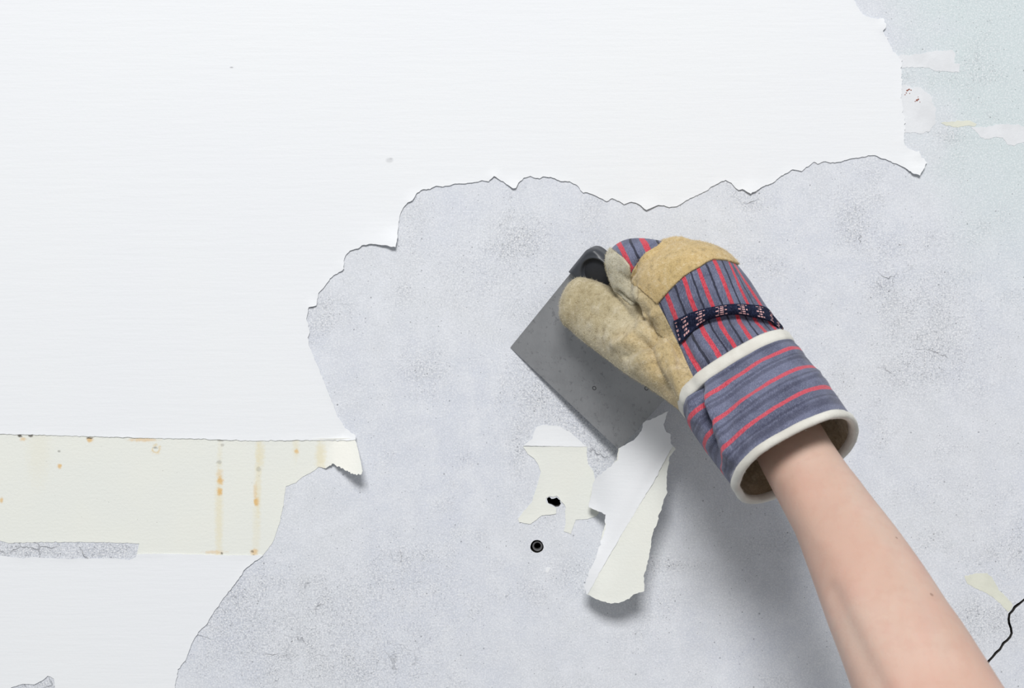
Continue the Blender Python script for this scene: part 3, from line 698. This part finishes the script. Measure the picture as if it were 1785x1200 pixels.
md = tmp.modifiers.new('r', 'REMESH'); md.mode = 'VOXEL'; md.voxel_size = .00115
md = tmp.modifiers.new('s', 'SMOOTH'); md.factor = .5; md.iterations = 9
md = tmp.modifiers.new('t', 'TRIANGULATE')
dg = bpy.context.evaluated_depsgraph_get(); ev = tmp.evaluated_get(dg); em = ev.to_mesh()
GV = np.empty(len(em.vertices)*3); em.vertices.foreach_get('co', GV); GV = GV.reshape(-1, 3)
GF = np.empty(len(em.polygons)*3, int); em.polygons.foreach_get('vertices', GF); GF = GF.reshape(-1, 3)
ev.to_mesh_clear(); bpy.data.objects.remove(tmp)
def vnormals(V, F):
    n = np.cross(V[F[:, 1]]-V[F[:, 0]], V[F[:, 2]]-V[F[:, 0]]); N = np.zeros_like(V)
    for k in range(3): np.add.at(N, F[:, k], n)
    return N/np.maximum(np.linalg.norm(N, axis=1), 1e-12)[:, None]
GN = vnormals(GV, GF)
if (GN[:, 1]*(GV[:, 1]-GV[:, 1].mean())).sum() < 0: GF = GF[:, ::-1]; GN = -GN
# wrinkles and folds: (polyline, amplitude m, half-width px)
FOLDS = [([(1109,531),(1117,543),(1122,556)], -.0070, 5), ([(1107,531),(1092,520),(1078,508)], -.0040, 4.5),
         ([(1116,592),(1132,604),(1142,640),(1162,684)], -.0042, 10), ([(1092,622),(1118,606),(1146,592)], -.0030, 8), ([(1124,556),(1116,578),(1098,594),(1076,600)], .0032, 9), ([(1060,548),(1085,560),(1108,556)], -.0010, 10),
         ([(1146,548),(1158,590),(1174,640),(1190,690)], .0030, 8), ([(1098,648),(1112,630),(1126,624)], .0016, 9), ([(1180,640),(1190,665),(1196,690)], -.0014, 5),
         ([(1040,560),(1062,590),(1090,620)], .0006, 12), ([(1052,578),(1046,556),(1030,545)], -.0006, 7), ([(1112,508),(1128,520),(1144,545)], .0022, 7), ([(1116,506),(1124,530),(1132,552)], .0026, 5),
         ([(1112,460),(1106,480),(1110,500)], -.0020, 6), ([(1136,428),(1120,445),(1108,462)], -.0012, 5),
         ([(1180,578),(1230,562),(1290,552),(1350,568)], -.0042, 10), ([(1250,470),(1262,500),(1272,528)], .0010, 6), ([(1180,500),(1195,535)], .0010, 7), ([(1150,520),(1220,500),(1300,490)], .0008, 24),
         ([(1232,480),(1238,510),(1248,535)], -.0008, 5), ([(1200,490),(1212,520),(1222,545)], -.0006, 5), ([(1290,470),(1305,510),(1318,530)], -.0007, 5),
         ([(1210,580),(1235,610),(1250,630)], .0020, 7), ([(1240,572),(1262,600),(1276,618)], -.0018, 6), ([(1270,566),(1290,590),(1304,606)], .0018, 6), ([(1300,562),(1318,585),(1330,596)], -.0014, 5), ([(1192,592),(1206,625),(1222,645)], -.0014, 6)]
px = to_px(GV); fr = smooth(-GN[:, 1], .05, .45)
disp = np.zeros(len(GV))
for pl, a, s in FOLDS: disp += a*np.exp(-(dist_poly(px, pl, False)/s)**2)
disp += np.array([.0006*noise.fractal(Vector(v)*38, 1., 2., 3) for v in GV])
GV = GV + GN*(disp*fr)[:, None]; GN = vnormals(GV, GF)
px = to_px(GV)

# stripe coordinate on the back of the hand
AXD = np.array([.455, .89]); CRD = np.array([.89, -.455])
ST = [[(1163,515),(1180,558),(1192,600),(1218,645)], [(1192,484),(1211,538),(1228,580),(1254,620)], [(1218,470),(1243,535),(1258,570),(1284,609)], [(1248,459),(1276,528),(1290,562),(1314,598)], [(1272,458),(1303,529),(1318,562),(1347,590)], [(1280,462),(1325,532),(1342,565),(1366,590)]]
def stripe_s(p):
    t = p@AXD; q = p@CRD; Q = []
    for s in ST:
        s = np.array(s, float); ts = s@AXD; qs = s@CRD; Q.append(np.interp(t, ts, qs))
    Q = np.array(Q); Q = np.concatenate([Q[:1]-32, Q, Q[-1:]+20]); k = np.zeros(len(p)); res = np.zeros(len(p))
    for i in range(len(Q)-1):
        f = (q-Q[i])/np.maximum(Q[i+1]-Q[i], 4)
        res = np.where((f >= 0) & (f < 1), i-1+f, res) if True else res
    res = np.where(q >= Q[-1], 6+(q-Q[-1])/20, res); res = np.where(q < Q[0], -1+(q-Q[0])/32, res); return res
# index finger stripes follow the finger (down to the right)
SF = [[(1052,405),(1083,440),(1097,460)], [(1074,415),(1098,455),(1106,480)], [(1122,415),(1130,436),(1140,470)], [(1158,400),(1166,420),(1175,450)]]
def stripe_f(p):
    t = p[:, 1]; q = p[:, 0]; a = 1076+(t-420)*.52; b = 1122+(t-420)*.45; return (q-a)/(b-a)
stripe = stripe_s(px)
fing_poly = [(1030,380),(1160,380),(1166,414),(1146,431),(1128,442),(1112,457),(1103,473),(1098,488),(1060,500),(1030,470)]
fin = sdf_poly(px, fing_poly); stripe = np.where(fin > 0, stripe_f(px), stripe)

def split(V, A, F, f):
    """cut triangles at f=0. A: per-vertex attribute matrix. returns (pos, neg) as (V,A,F)"""
    V = list(V); A = list(A); f = list(np.where(np.abs(f) < 1e-6, 1e-6, f)); cache = {}; pos = []; neg = []
    def cut(a, b):
        k = (min(a, b), max(a, b))
        if k not in cache:
            t = f[a]/(f[a]-f[b]); cache[k] = len(V); V.append(V[a]*(1-t)+V[b]*t); A.append(A[a]*(1-t)+A[b]*t)
        return cache[k]
    for a, b, c in F:
        s = (f[a] > 0, f[b] > 0, f[c] > 0)
        if all(s): pos.append((a, b, c)); continue
        if not any(s): neg.append((a, b, c)); continue
        lone = sum(s) == 1
        while s[0] != lone or s[1] == lone or s[2] == lone:
            a, b, c = b, c, a; s = (s[1], s[2], s[0])
        ab, ac = cut(a, b), cut(a, c); one, two = (pos, neg) if lone else (neg, pos)
        one.append((a, ab, ac)); two += [(ab, b, c), (ab, c, ac)]
    V = np.array(V); A = np.array(A); out = []
    for T in (pos, neg):
        T = np.array(T, int).reshape(-1, 3); u, inv = np.unique(T, return_inverse=True); out.append((V[u], A[u], inv.reshape(-1, 3)))
    return out
def shell(name, part, off, th, mat, parent, label, roll=0.0):
    V, A, F = part; N = A[:, :3]/np.linalg.norm(A[:, :3], axis=1)[:, None]
    b = boundary([tuple(f) for f in F])
    bset = np.array(sorted({i for e in b for i in e}), int)
    o_ = np.full(len(V), off)
    if roll: o_[bset] -= roll
    outer = V + N*o_[:, None]; inner = V - N*th; n = len(V)
    FF = [tuple(f) for f in F] + [tuple(n+i for i in f[::-1]) for f in F] + [(b_, a_, a_+n, b_+n) for a_, b_ in b]
    ob = link_mesh(name, np.concatenate([outer, inner]), FF, mat, parent, label)
    for k, nm in enumerate(('stripe', 'yellow', 'shade_and_blots')): attr(ob, nm, np.concatenate([A[:, 3+k]]*2))
    return ob
yellow = .85*smooth(px[:, 0], 1085, 1160) + 1.0*bump_at(px, (1095, 590), 18); yellow = np.clip(yellow, 0, 1)
yellow *= np.array([.55+.6*noise.noise(Vector(v)*45) for v in GV])+.25
shade_and_blots = np.zeros(len(GV))
for c, s, a in (((1130, 612), 16, .8), ((1145, 570), 12, .6), ((1005, 545), 18, .5), ((1045, 590), 16, .4), ((1165, 660), 20, .4), ((1015, 500), 25, .25), ((1095, 640), 15, .3)): shade_and_blots += a*bump_at(px, c, s)  # strongest blots paint shade into the palm folds, the rest only darken
shade_and_blots = np.clip(shade_and_blots*(np.array([.8+1.2*noise.noise(Vector(v)*90) for v in GV])), 0, 1)
A = np.concatenate([GN, stripe[:, None], yellow[:, None], shade_and_blots[:, None]], 1)
ny = GN[:, 1]
leather_poly = [(900,470),(1017,470),(1048,434),(1052,425),(1058,428),(1073,439),(1088,450),(1098,463),(1100,480),(1100,489),(1111,500),(1128,514),(1147,529),(1160,553),(1171.5,577),(1186,606),(1197,632),(1209,658),(1225,700),(1225,800),(900,800)]
fl = np.maximum(sdf_poly(px, leather_poly), (ny-.35)*60)
# near the index finger the fabric region is bounded by the fingertip leather
leath, rest = split(GV, A, GF, fl)
strap_poly = [(1166,380),(1163,414),(1146,431),(1128,442),(1112,457),(1103,471),(1097,486),(1104,494),(1111,501),(1128,515),(1147,530),(1166,508),(1179,495),(1191,483.5),(1205,474),(1221,465.6),(1232,458),(1243,453.5),(1265,455),(1283,461),(1295,468),(1340,440),(1300,380)]
fs_ = sdf_poly(to_px(rest[0]), strap_poly); strap, fab = split(*rest, fs_)
ff_ = sdf_poly(to_px(fab[0]), [(1000,300),(1200,300),(1166,414),(1150,470),(1115,485),(1092,490),(1000,500)]); fing, back = split(*fab, ff_)
fleath_poly = [(1040,420),(1105,400),(1100,470),(1113,500),(1112,520),(1109,534),(1100,533),(1088,521),(1068,503),(1048,480)]
fq = sdf_poly(to_px(leath[0]), fleath_poly); fq = np.minimum(fq, (.55-leath[1][:, 1])*60); fleath, palm = split(*leath, fq)

glove = empty('work_glove', P(1200, 590, .09), 'tan suede and blue striped work glove gripping the scraper handle', 'glove')
M_L = mat_leather('suede', srgb(198, 187, 158), srgb(178, 165, 132), srgb(210, 202, 184))
M_L2 = mat_leather('suede_yellowish', srgb(202, 178, 130), srgb(188, 166, 118), srgb(212, 194, 156))
M_L3 = mat_leather('suede_grey', srgb(196, 190, 168), srgb(180, 174, 152), srgb(212, 208, 192))
M_SB = mat_stripes_back()
shell('palm_and_thumb', palm, .0007, .0008, M_L, glove, 'tan suede thumb and palm', .0004)
shell('knuckle_strap', strap, .0016, .0005, M_L2, glove, 'yellowish suede strap over the knuckles', .0003)
shell('back_panel', back, .0001, .0010, M_SB, glove, 'blue cotton back with red and black stripes')
shell('finger_panel', fing, .0001, .0010, M_SB, glove, 'striped cotton on the index finger')
shell('finger_leather', fleath, .0013, .0008, M_L3, glove, 'greyish suede edge of the index finger', .0005)
GBV = BVHTree.FromPolygons([tuple(v) for v in GV], [tuple(int(i) for i in f) for f in GF])

# ------------------------------------------------------------------ elastic band across the wrist
top = catmull([(1174,560),(1182,556),(1204.5,545),(1237.5,536),(1276,530),(1309,531),(1336,536),(1350,552),(1362,566),(1366,572)], 8)
bot = catmull([(1184,600),(1190,596),(1208,578),(1237.5,558),(1279,549),(1314.5,554),(1340,560),(1352,567),(1362,577),(1365,580)], 8)
def surf(x, y):
    for dx in (0, -2, -4, -7, -11, -16):
        h, nn = hit(GBV, x+dx, y-dx*.5)
        if h is not None and nn is not None: return -h.y
    return .09
rows = 9; BVt = []; al = []; ac = []; m = len(top)
dep = np.array([[surf(*(top[i]*(1-j/(rows-1))+bot[i]*j/(rows-1))) for j in range(rows)] for i in range(m)])
for _ in range(3):
    dep[1:-1] = (dep[:-2]+dep[1:-1]+dep[2:])/3
    dep[:, 1:-1] = (dep[:, :-2]+dep[:, 1:-1]+dep[:, 2:])/3
i8 = int(m*.80)
for i in range(i8, m): dep[i] = dep[i8] - .020*((i-i8)/(m-i8))**1.6 - np.linspace(0, .002, rows)*(i-i8)/(m-i8)
for i in range(m):
    for j in range(rows):
        f = j/(rows-1); p = top[i]*(1-f)+bot[i]*f
        d = dep[i, j] + .0022 + .0016*math.sin(math.pi*f) + .0012*smooth(f, .3, 1)*math.exp(-((i/m-.55)/.3)**2)
        BVt.append(P(p[0], p[1], float(d))); al.append(i/(m-1)); ac.append(f)
n = len(BVt); BVt += [v+np.array([0, .0016, 0]) for v in BVt]; al += al; ac += ac
F = [(i*rows+j, i*rows+j+1, (i+1)*rows+j+1, (i+1)*rows+j) for i in range(m-1) for j in range(rows-1)]
bd = boundary(F); F = F + [tuple(n+k for k in f[::-1]) for f in F] + [(b, a, a+n, b+n) for a, b in bd]
o = link_mesh('elastic_band', BVt, F, mat_band(), glove, 'navy knitted elastic band with pale pink flecks'); attr(o, 'along', al); attr(o, 'across', ac)

# ------------------------------------------------------------------ cuff
CUFF = [(1188,711,1377,597,.108,.033,25),(1203,745,1398,618,.115,.035,25),(1222,775,1416,645,.122,.037,26),(1243,803,1438,673,.129,.039,27),(1264,830,1462,704,.136,.0405,28),(1285,856,1492,744,.145,.042,29)]
NC = 144
CF = [([(1226,716),(1238,760),(1250,810)], -.0034, 7), ([(1240,705),(1254,745),(1266,790)], .0022, 7),([(1290,700),(1360,672),(1420,655)], .0014, 7), ([(1300,760),(1350,735),(1400,712)], -.0013, 8), ([(1395,700),(1440,686)], -.0012, 9), ([(1228,668),(1262,652),(1300,636)], -.0008, 6), ([(1320,700),(1350,712),(1370,735)], .0009, 8), ([(1232,700),(1246,668)], .0016, 9),([(1216,676),(1222,700),(1232,735)], -.0055, 9), ([(1236,690),(1250,745),(1268,800)], .0030, 12), ([(1262,700),(1300,684),(1330,668)], -.0010, 9), ([(1300,640),(1330,632)], .0012, 12), ([(1270,722),(1330,705),(1390,672)], -.0010, 12), ([(1250,735),(1258,770),(1270,820)], -.0018, 8),
      ([(1330,735),(1390,702),(1440,690)], .0012, 12), ([(1290,660),(1262,668),(1246,690)], .0014, 8), ([(1350,655),(1400,632)], -.0008, 9), ([(1205,700),(1206,730)], .002, 7)]
def cuff_surface(shrink=0., a=0., b=1.):
    R = catmull(CUFF, 10); sel = R[int(a*(len(R)-1)):int(round(b*(len(R)-1)))+1]; out = []
    for r in sel:
        r = r.copy(); r[5] -= shrink; p, c, ax = ring_pts(r, NC, .78); r_ax = ax; nr = p-c; nr /= np.linalg.norm(nr, axis=1)[:, None]
        p = p - nr*(shrink*.6); q = to_px(p); dd = np.zeros(NC)
        for pl, am, s in CF: dd += am*np.exp(-(dist_poly(q, pl, False)/s)**2)
        dd += np.array([.0022*noise.fractal(Vector(v)*26, 1., 2., 3)+.0006*noise.noise(Vector((float(v@r_ax)*260, v[0]*30, v[2]*30))) for v in p])
        fr = smooth(-nr[:, 1], -.2, .3); out.append(p + nr*(dd*fr)[:, None])
    return np.array(out)
def tube_mesh(G):
    m, n = G.shape[:2]; return [(i*n+k, i*n+(k+1) % n, (i+1)*n+(k+1) % n, (i+1)*n+k) for i in range(m-1) for k in range(n)]
G = cuff_surface(); Fc = tube_mesh(G); m = len(G)
def inset(G, t):
    du = np.roll(G, -1, 1)-np.roll(G, 1, 1); dv = np.gradient(G, axis=0); N = np.cross(du, dv); N /= np.linalg.norm(N, axis=2)[..., None]
    c = G.mean(1, keepdims=True); N *= np.sign(((G-c)*N).sum(2).mean())
    for _ in range(6): N = (N+np.roll(N, 1, 1)+np.roll(N, -1, 1)); N /= np.linalg.norm(N, axis=2)[..., None]
    return G - N*t
Gin = inset(G, .0010)
V = np.concatenate([G.reshape(-1, 3), Gin.reshape(-1, 3)]); n = m*NC
o = link_mesh('cuff', V, Fc + [tuple(n+i for i in f[::-1]) for f in Fc] + [(b, a, a+n, b+n) for a, b in boundary(Fc)], mat_stripes_cuff(), glove, 'flared blue cotton cuff with red stripes around it')
attr(o, 'along', np.tile(np.repeat(np.linspace(0, 1, m), NC), 2))
Gl = inset(G, .0012); Gl2 = inset(G, .0022); V = np.concatenate([Gl.reshape(-1, 3), Gl2.reshape(-1, 3)])
o = link_mesh('cuff_lining', V, Fc + [tuple(n+i for i in f[::-1]) for f in Fc] + [(b, a, a+n, b+n) for a, b in boundary(Fc)], mat_leather('cuff_lining', srgb(176, 160, 134), srgb(160, 146, 120), srgb(190, 176, 150)), glove, 'brownish cotton lining inside the cuff')
for nm in ('yellow', 'shade_and_blots'): attr(o, nm, np.zeros(len(V)))
M_BIND = NT('cream_binding'); _f = M_BIND.noise(1200, 3, .7); _w = M_BIND.noise(60, 3)
M_BIND = M_BIND.out(M_BIND.mix(M_BIND.mr(_w, .35, .7), srgb(220, 218, 210), srgb(206, 203, 194)), .95, M_BIND.bump(_f, .5, .0005), Specular_IOR_Level=.1, Sheen_Weight=.2)
def binding(name, rows_out, rows_in, thick, label, flat=False):
    """tape folded over an edge: closed section swept round the cuff. rows are (ring array, offset)"""
    sec = []
    for g, off in rows_out + rows_in:
        c = g.mean(0); nr = g-c; nr /= np.linalg.norm(nr, axis=1)[:, None]
        wob = np.array([.0004*noise.noise(Vector(v)*160) for v in g]); sec.append(g+nr*(off+wob)[:, None] if np.ndim(off) else g+nr*(off+wob)[:, None])
    G = np.array(sec); m = len(G)
    F = [(i*NC+k, i*NC+(k+1) % NC, ((i+1) % m)*NC+(k+1) % NC, ((i+1) % m)*NC+k) for i in range(m) for k in range(NC)]
    return link_mesh(name, G.reshape(-1, 3), F, M_BIND, glove, label)
def ext(G, k, t):      # ring k shifted along the tube by t metres
    a = G[min(len(G)-1, k+1)] - G[max(0, k-1)]; a = a.mean(0); a /= np.linalg.norm(a); return G[k]+a*t
binding('cuff_binding', [(ext(G, 0, .0052), .0004), (ext(G, 0, .0048), .0012), (ext(G, 0, .0030), .0016), (ext(G, 0, -.0015), .0016), (ext(G, 0, -.0030), .0008)], [(ext(G, 0, -.0030), -.0030), (ext(G, 0, .0052), -.0024)], 0, 'cream tape along the wrist edge of the cuff')
e = m-1
binding('cuff_binding', [(ext(G, e, -.0036), .0003), (ext(G, e, -.0032), .0011), (ext(G, e, -.0014), .0015), (ext(G, e, .0006), .0013), (ext(G, e, .0016), .0003), (ext(G, e, .0018), -.0012)], [(ext(G, e, .0008), -.0030), (ext(G, e, -.0030), -.0036), (ext(G, e, -.0036), -.0024)], 0, 'cream tape around the open end of the cuff')

# ------------------------------------------------------------------ nap of the suede and of the cream tape: short loose fibres
def nap(name, src, count, length, width, mat, parent, only_outer=None):
    me = src.data; nv = len(me.vertices); V = np.empty(nv*3); me.vertices.foreach_get('co', V); V = V.reshape(-1, 3)
    N = np.empty(nv*3); me.vertices.foreach_get('normal', N); N = N.reshape(-1, 3)
    hi = only_outer or nv; idx = rng.integers(0, hi, count); idx = idx[N[idx, 1] < .25]
    off = rng.normal(size=(len(idx), 3)); d = N[idx]*.55 + off*.45; d /= np.linalg.norm(d, axis=1)[:, None]
    L = length*rng.uniform(.4, 1.3, len(idx)); base = V[idx] + rng.normal(size=(len(idx), 3))*.0003 - N[idx]*.0001
    s_ = np.cross(d, rng.normal(size=(len(idx), 3))); s_ /= np.linalg.norm(s_, axis=1)[:, None]; s_ *= width
    bend = np.cross(d, s_); bend /= np.linalg.norm(bend, axis=1)[:, None]
    a = base-s_; b = base+s_; c = base + d*(L*.55)[:, None] + bend*(L*.15)[:, None]; t = base + d*L[:, None] + bend*(L*.55)[:, None]
    VV = np.stack([a, b, c+s_*.8, c-s_*.8, t], 1).reshape(-1, 3); k = np.arange(len(idx))*5
    F = [(i, i+1, i+2, i+3) for i in k] + [(i+3, i+2, i+4) for i in k]
    o = link_mesh(name, VV, F, mat, parent); o.location = (0, 0, 0); o['kind'] = 'stuff'; return o
M_NAP = NT('suede_fibres'); M_NAP = M_NAP.out(srgb(208, 198, 170), .9, None, Specular_IOR_Level=.1)
M_NAP2 = NT('strap_fibres'); M_NAP2 = M_NAP2.out(srgb(208, 186, 140), .9, None, Specular_IOR_Level=.1)
M_NAP3 = NT('tape_fibres'); M_NAP3 = M_NAP3.out(srgb(222, 219, 208), .9, None, Specular_IOR_Level=.1)
for o in list(glove.children):
    n_ = len(o.data.vertices)
    if o.name == 'palm_and_thumb': nap('suede_nap', o, 26000, .0011, .00006, M_NAP, o, n_//2)
    elif o.name == 'knuckle_strap': nap('suede_nap', o, 9000, .0009, .00006, M_NAP2, o, n_//2)
    elif o.name == 'finger_leather': nap('suede_nap', o, 5000, .0010, .00006, M_NAP, o, n_//2)
    elif o.name.startswith('cuff_binding'): nap('tape_nap', o, 2500, .0008, .00005, M_NAP3, o)
